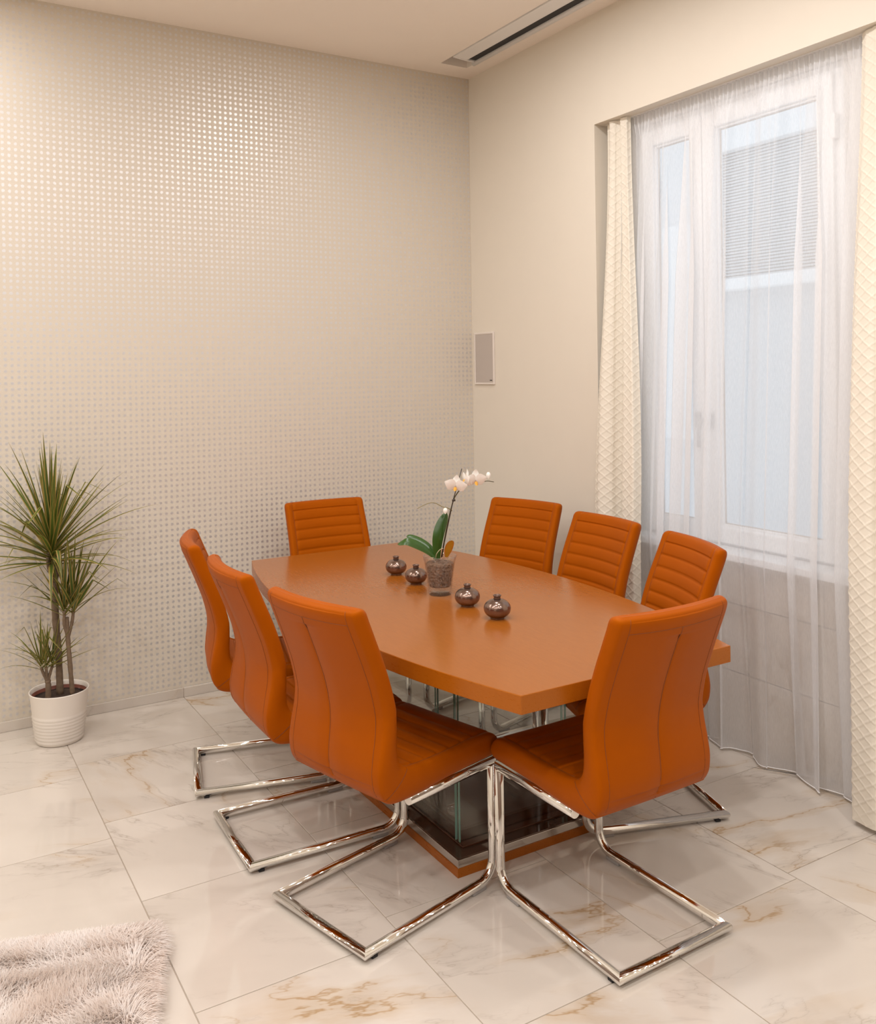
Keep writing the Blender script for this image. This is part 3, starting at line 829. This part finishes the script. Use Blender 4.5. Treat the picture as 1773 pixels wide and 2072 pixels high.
def wprof(n_, w, tip=.02, base=.35, peak=.55):
    out = []
    for i in range(n_):
        t = i / (n_ - 1)
        a = base + (1 - base) * math.sin(min(1, t / peak) * math.pi / 2)
        b_ = math.sqrt(max(0, 1 - max(0, (t - peak) / (1 - peak)) ** 2.2))
        out.append(max(.0008, w * a * b_))
    return out
def arcpts(keys, m_=6): return [Vector(p) for p in catmull([tuple(k) for k in keys], m_)]
a = arcpts([cp(742, 1200, -.01), cp(640, 1085, -.03), cp(520, 1000, -.05), cp(400, 955, -.06), cp(290, 992, -.06)])
leaf_mesh('leaf', a, wprof(len(a), .036), M['orchid_leaf'], orch, (FD * 0.75 + Vector((0, 0, .7)) + RG * .35).normalized(), .12)
a = arcpts([cp(750, 1205, .005), cp(680, 1090, .03), cp(560, 1010, .045), cp(440, 965, .05), cp(385, 962, .05)])
leaf_mesh('leaf', a, wprof(len(a), .030), M['orchid_leaf'], orch, (FD * 0.8 + Vector((0, 0, .6)) + RG * .35).normalized(), .10)
a = arcpts([cp(770, 1215), cp(762, 1080, .0), cp(780, 930, .005), cp(820, 800, .02), cp(880, 672, .04)])
leaf_mesh('leaf', a, wprof(len(a), .046), M['orchid_leaf'], orch, (RG + FD * .35).normalized(), .14)
a = arcpts([cp(868, 1190), cp(885, 1120, -.01), cp(905, 1050, -.02), cp(935, 968, -.035)])
leaf_mesh('leaf', a, wprof(len(a), .033, peak=.65), M['orchid_yellow'], orch, (RG + Vector((0, 0, .35))).normalized(), .06)['label'] = 'yellowed orchid leaf'
stem_pts = arcpts([cp(812, 1190, .01), cp(845, 1000, .01), cp(885, 800, .01), cp(925, 640, .01), cp(965, 500, .005), cp(1010, 420, 0), cp(1060, 365, 0), cp(1115, 320, 0), cp(1200, 300, -.005), cp(1290, 297, 0), cp(1370, 284, .005), cp(1452, 297, .01)], 5)
tube('flower_stem', stem_pts, lambda i: .0030 - .0017 * i / len(stem_pts), M['stem_dark'], orch, 8)
tube('support_stake', [cp(805, 1190), cp(960, 500, .004), cp(1068, 132, .008)], .0018, M['stake'], orch, 8)
tw = arcpts([cp(942, 637, .008), cp(895, 600), cp(825, 577, -.01), cp(750, 532, -.02), cp(680, 521, -.03), cp(600, 546, -.04), cp(530, 580, -.045)], 4)
tube('side_twig', tw, lambda i: .0016 - .0006 * i / len(tw), M['twig'], orch, 6)
tube('stake_clip', [cp(945, 505, -.004), cp(985, 505, -.004)], .004, M['stake'], orch, 8)
tube('aerial_root', arcpts([cp(740, 1185, -.02), cp(750, 1130, -.03), cp(790, 1080, -.03), cp(830, 1068, -.025)], 4), .0014, M['root'], orch, 6)
for (x0_, y0_, x1_, y1_) in ((650, 1205, 720, 1185), (700, 1210, 690, 1195), (880, 1215, 930, 1190), (760, 1590, 800, 1640)):
    tube('aerial_root', [cp(x0_, y0_, -.02), cp((x0_ + x1_) / 2, min(y0_, y1_) - 8, -.022), cp(x1_, y1_, -.018)], .0013, M['root'], orch, 6)
def flower(center, face, upv, sc):
    """five petals and a lip facing along 'face'"""
    f = empty('flower', center); f.parent = orch; f.location = center
    face = face.normalized(); right = upv.cross(face).normalized(); upn = face.cross(right)
    def petal(ang, ln, wd, back, nm='petal'):
        d = right * math.cos(ang) + upn * math.sin(ang); sd = face.cross(d)
        pts = [d * (ln * t) + face * (back * math.sin(t * 2.4) - .006 * t) for t in np.linspace(.04, 1, 9)]
        leaf_mesh(nm, pts, [wd * max(.06, math.sin(math.pi * min(1, (.10 + .86 * t)) ** .8)) for t in np.linspace(0, 1, 9)], M['petal'], f, sd, -.06)
    petal(math.radians(90), .036 * sc, .026 * sc, -.004); petal(math.radians(218), .034 * sc, .022 * sc, -.006); petal(math.radians(322), .034 * sc, .022 * sc, -.006)
    petal(math.radians(12), .038 * sc, .040 * sc, .008); petal(math.radians(168), .038 * sc, .040 * sc, .008)
    lp = [face * (.008 + .010 * t) * sc - upn * (.010 * sc * t) for t in np.linspace(0, 1, 6)]
    leaf_mesh('lip', lp, [.006 * sc, .010 * sc, .011 * sc, .010 * sc, .008 * sc, .003 * sc], M['lip'], f, right, -.35)
    return f
vup = Vector((0, 0, 1))
flower(cp(990, 325, -.022), (-FD * .85 - RG * .15 - vup * .30), vup + RG * .15, 1.2)
flower(cp(1115, 245, -.012), (-FD * .30 - RG * .85 - vup * .1), vup, 1.05)
flower(cp(1228, 262, -.022), (-FD * .85 + RG * .25 - vup * .30), vup, 1.2)
for (x, y, s, r_) in ((1385, 222, 1.0, .0), (862, 640, .95, .2)):
    b_ = empty('bud', (0, 0, 0)); b_.parent = orch; b_.location = cp(x, y, -.006)
    for kx in (-1, 0, 1):
        pts = [Vector((0, 0, -.010 * s)) + RG * kx * .004 * math.sin(t * 2.5) + vup * (.026 * s * t) - FD * .003 * math.sin(3 * t) for t in np.linspace(0, 1, 7)]
        leaf_mesh('petal', pts, [.003, .009, .012, .013, .012, .009, .003], M['petal'], b_, (RG + FD * (.5 * kx)).normalized(), .2)

# ================================================================== DRACAENA
PC = Vector((-2.395, -.235, 0))
dr = tag(empty('potted_dracaena', PC), 'tall spiky green dracaena in a ribbed white pot by the dotted wall', 'plant')
pr = [(0, 0), (.094, 0), (.099, .004)]
for i in range(8):
    z0 = .012 + i * .0145; pr += [(.100 + .02 * z0 / .2, z0), (.1035 + .022 * z0 / .2, z0 + .0065), (.100 + .023 * z0 / .2, z0 + .0125)]
pr += [(.1145, .135), (.1215, .205), (.1255, .222), (.1262, .2255), (.1240, .2275), (.1200, .2245), (.1175, .205), (.113, .17), (.0, .17)]
lathe('pot', pr, M['pot_white'], dr, 56)
lathe('inner_rim', [(.1165, .188), (.1175, .207), (.1150, .208), (.1135, .190)], plain('terracotta_rim', (.16, .045, .025), .6, 0, .1, 40), dr, 40)
lathe('soil', [(.0, .197), (.06, .200), (.1145, .192)], M['soil'], dr, 36)
def dxy(px, py, d=0.0):
    return RG * ((px - 121) / 453) + FD * d + Vector((0, 0, 1.617 - (py - 766) / 453))
def cane(keys, r0_, r1_):
    pts = arcpts(keys, 7); n_ = len(pts)
    tube('cane', pts, lambda i: 1.2 * (r0_ + (r1_ - r0_) * i / n_) * (1 + .10 * math.sin(i * 2.1) * (i % 2)), M['bark'], dr, 12)
cane([dxy(119, 1412, .02), dxy(117, 1330, .02), dxy(113, 1250, .015), dxy(113, 1180, .01)], .0125, .0125)
cane([dxy(113, 1182, .01), dxy(105, 1150, .0), dxy(103, 1118, -.005)], .0095, .008)
cane([dxy(113, 1182, .01), dxy(118, 1150, .02), dxy(117, 1118, .02)], .0095, .008)
cane([dxy(150, 1408, -.01), dxy(146, 1350, -.01), dxy(142, 1290, -.01), dxy(140, 1250, -.01)], .0085, .008)
cane([dxy(141, 1285, -.01), dxy(137, 1262, -.02), dxy(139, 1235, -.025)], .006, .006)
cane([dxy(143, 1290, -.01), dxy(149, 1262, .0), dxy(152, 1235, .005)], .006, .006)
cane([dxy(104, 1418, -.03), dxy(105, 1390, -.03), dxy(104, 1374, -.03)], .0105, .010)
for px, d in ((95, -.05), (103, -.04), (112, -.02)):
    cane([dxy(104, 1378, -.03), dxy((px + 103) / 2, 1362, (d - .03) / 2), dxy(px, 1346, d)], .006, .005)
YLIM = -.012 - PC.y   # keep leaves in front of the wall
def crown(center, n_, lmin, lmax, el_lo, el_hi, wid, stemlen, seed, azbias=None):
    r = random.Random(seed)
    ga = math.pi * (3 - math.sqrt(5))
    for i in range(n_):
        t = (i + .5) / n_
        az = i * ga + r.uniform(-.25, .25)
        if azbias and r.random() < azbias[1]: az = azbias[0] + r.uniform(-1.0, 1.0)
        el = math.radians(el_lo + (el_hi - el_lo) * t ** .85 + r.uniform(-6, 6))
        ln = (lmin + (lmax - lmin) * r.random()) * (1.0 - .12 * abs(t - .5))
        hd = Vector((math.cos(az), math.sin(az), 0))
        if hd.y > .35: hd.y *= .45; hd.normalize(); ln *= .9
        p = center + Vector((0, 0, stemlen * (t - .6))) ; pts = [p.copy()]
        d = hd * math.cos(el) + Vector((0, 0, math.sin(el)))
        nseg = 9; droop = r.uniform(.015, .10) * (1.25 - t * .9)
        kink = r.random() < .12; kk = r.randint(5, 7)
        for s in range(nseg):
            d = d + Vector((0, 0, -droop * (.4 + s * .12)))
            if kink and s == kk: d = d + Vector((0, 0, -1.1))
            d.normalize(); p = p + d * (ln / nseg)
            if p.y > YLIM: p.y = YLIM
            pts.append(p.copy())
        side = d.cross(Vector((0, 0, 1)))
        if side.length < .1: side = hd.cross(Vector((0, 0, 1)))
        side = (side.normalized() + Vector((r.uniform(-.3, .3), r.uniform(-.3, .3), r.uniform(-.3, .3)))).normalized()
        w = wid * r.uniform(.8, 1.15)
        ws_ = [w * (.55 + .45 * min(1, 4 * u_)) * max(.03, (1 - u_ ** 2.0)) for u_ in np.linspace(0, 1, nseg + 1)]
        leaf_mesh('leaf', pts, ws_, M['leaf'], dr, side, .22, True, 3)
crown(dxy(110, 1105, .0), 92, .34, .52, 2, 88, .022, .14, 3)
crown(dxy(138, 1228, -.025), 22, .26, .36, 32, 86, .017, .07, 5)
crown(dxy(152, 1225, .0), 24, .27, .38, 32, 86, .017, .07, 6)
crown(dxy(95, 1340, -.05), 16, .17, .27, 15, 84, .012, .04, 8)
crown(dxy(103, 1338, -.04), 13, .18, .26, 35, 86, .012, .04, 9)
crown(dxy(112, 1340, -.02), 14, .17, .26, 20, 84, .012, .04, 10)

# ================================================================== RUG
e1 = Vector((math.cos(math.radians(161)), math.sin(math.radians(161)), 0)); e2 = Vector((math.cos(math.radians(251)), math.sin(math.radians(251)), 0))
RCN = Vector((-2.385, -1.945, 0)); RL1, RL2 = 1.7, 1.3
rug = tag(empty('shaggy_rug', RCN), 'pale beige shaggy fur rug lying on the marble floor', 'rug')
bmv = [Vector((0, 0, .001)), e1 * RL1, e1 * RL1 + e2 * RL2, e2 * RL2]
vv = [Vector((p.x, p.y, .001)) for p in bmv] + [Vector((p.x, p.y, .012)) for p in bmv]
o = mk('backing', vv, [(3, 2, 1, 0), (4, 5, 6, 7), (0, 1, 5, 4), (1, 2, 6, 5), (2, 3, 7, 6), (3, 0, 4, 7)], M['fur'], rug); fix_normals(o.data)
def fur(ns):
    a = rng.random(ns) * RL1; b_ = rng.random(ns) * RL2
    near = rng.random(ns) < .55
    a = np.where(near, rng.random(ns) * .75, a); b_ = np.where(near, rng.random(ns) * .85, b_)
    base = np.outer(a, np.array(e1)) + np.outer(b_, np.array(e2)); base[:, 2] = .011
    # clump field
    fx = base[:, 0]; fy = base[:, 1]
    ang = 2.2 * np.sin(7.1 * fx + 3 * np.sin(4.3 * fy)) + 2.0 * np.sin(9.3 * fy + 2.2 * np.sin(6.1 * fx) + 1.0) + rng.normal(0, .9, ns)
    lean = .75 + .30 * np.sin(13 * fx + 5 * np.sin(11 * fy)) + rng.normal(0, .18, ns)
    lean = np.clip(lean, .1, 1.15)
    hd = np.stack([np.cos(ang), np.sin(ang)], 1)
    # edges fall outwards
    for dist, dirv in ((a, -np.array(e1)), (b_, -np.array(e2)), (RL1 - a, np.array(e1)), (RL2 - b_, np.array(e2))):
        w = np.clip(1 - dist / .07, 0, 1)[:, None]
        hd = hd * (1 - w * .85) + dirv[None, :2] * w * .95
        lean = np.where(w[:, 0] > 0, np.maximum(lean, .5 + .7 * w[:, 0]), lean)
    hd /= np.linalg.norm(hd, axis=1, keepdims=True) + 1e-9
    ln = rng.uniform(.045, .075, ns); wd = rng.uniform(.0011, .0018, ns)
    sd = np.stack([-hd[:, 1], hd[:, 0], np.zeros(ns)], 1)
    rows = []; p = base.copy(); el = np.pi / 2 - lean * .55
    for s in range(4):
        w = wd * (1, .9, .7, .15)[s]
        rows.append(p - sd * w[:, None]); rows.append(p + sd * w[:, None])
        d = np.concatenate([hd * np.cos(el)[:, None], np.sin(el)[:, None]], 1)
        p = p + d * (ln / 3)[:, None]; p[:, 2] = np.maximum(p[:, 2], .004)
        el = el - lean * .55
    V = np.stack(rows, 1).reshape(-1, 3)
    b0 = (np.arange(ns) * 8)[:, None]
    F_ = np.concatenate([b0 + np.array([[0, 1, 3, 2]]), b0 + np.array([[2, 3, 5, 4]]), b0 + np.array([[4, 5, 7, 6]])], 1).reshape(-1, 4)
    me = bpy.data.meshes.new('pile')
    me.vertices.add(len(V)); me.vertices.foreach_set('co', V.ravel())
    me.loops.add(F_.size); me.loops.foreach_set('vertex_index', F_.ravel().astype(np.int32))
    me.polygons.add(len(F_)); me.polygons.foreach_set('loop_start', np.arange(0, F_.size, 4, dtype=np.int32))
    me.polygons.foreach_set('loop_total', np.full(len(F_), 4, np.int32))
    me.update(calc_edges=True); me.materials.append(M['fur'])
    o = new_obj('pile', me, rug); o['kind'] = 'stuff'
fur(150000)

# ================================================================== DOWNLIGHTS (above and behind the viewer)
ld = bpy.data.lights.new('downlight_lamp', 'AREA'); ld.shape = 'DISK'; ld.size = .13; ld.energy = LAMP_W; ld.color = LAMP_COL
ring0 = face0 = None
for i, (x, y) in enumerate(LAMPS):
    d = tag(empty('downlight', (x, y, CEIL)), 'round white recessed downlight in the ceiling', 'downlight', 'recessed ceiling downlights')
    if ring0 is None:
        ring0 = lathe('trim_ring', [(.066, -.001), (.085, -.001), (.085, -.006), (.07, -.010), (.066, -.004)], M['lamp_ring'], d, 32)
        face0 = lathe('lamp_face', [(.0, -.0005), (.066, -.0005), (.066, -.002), (.0, -.002)], M['lamp_face'], d, 32)
    else:
        for src in (ring0, face0):
            c = src.copy(); COL.objects.link(c); c.parent = d
    lo = bpy.data.objects.new('lamp', ld); COL.objects.link(lo); lo.parent = d; lo.location = (0, 0, -.012)
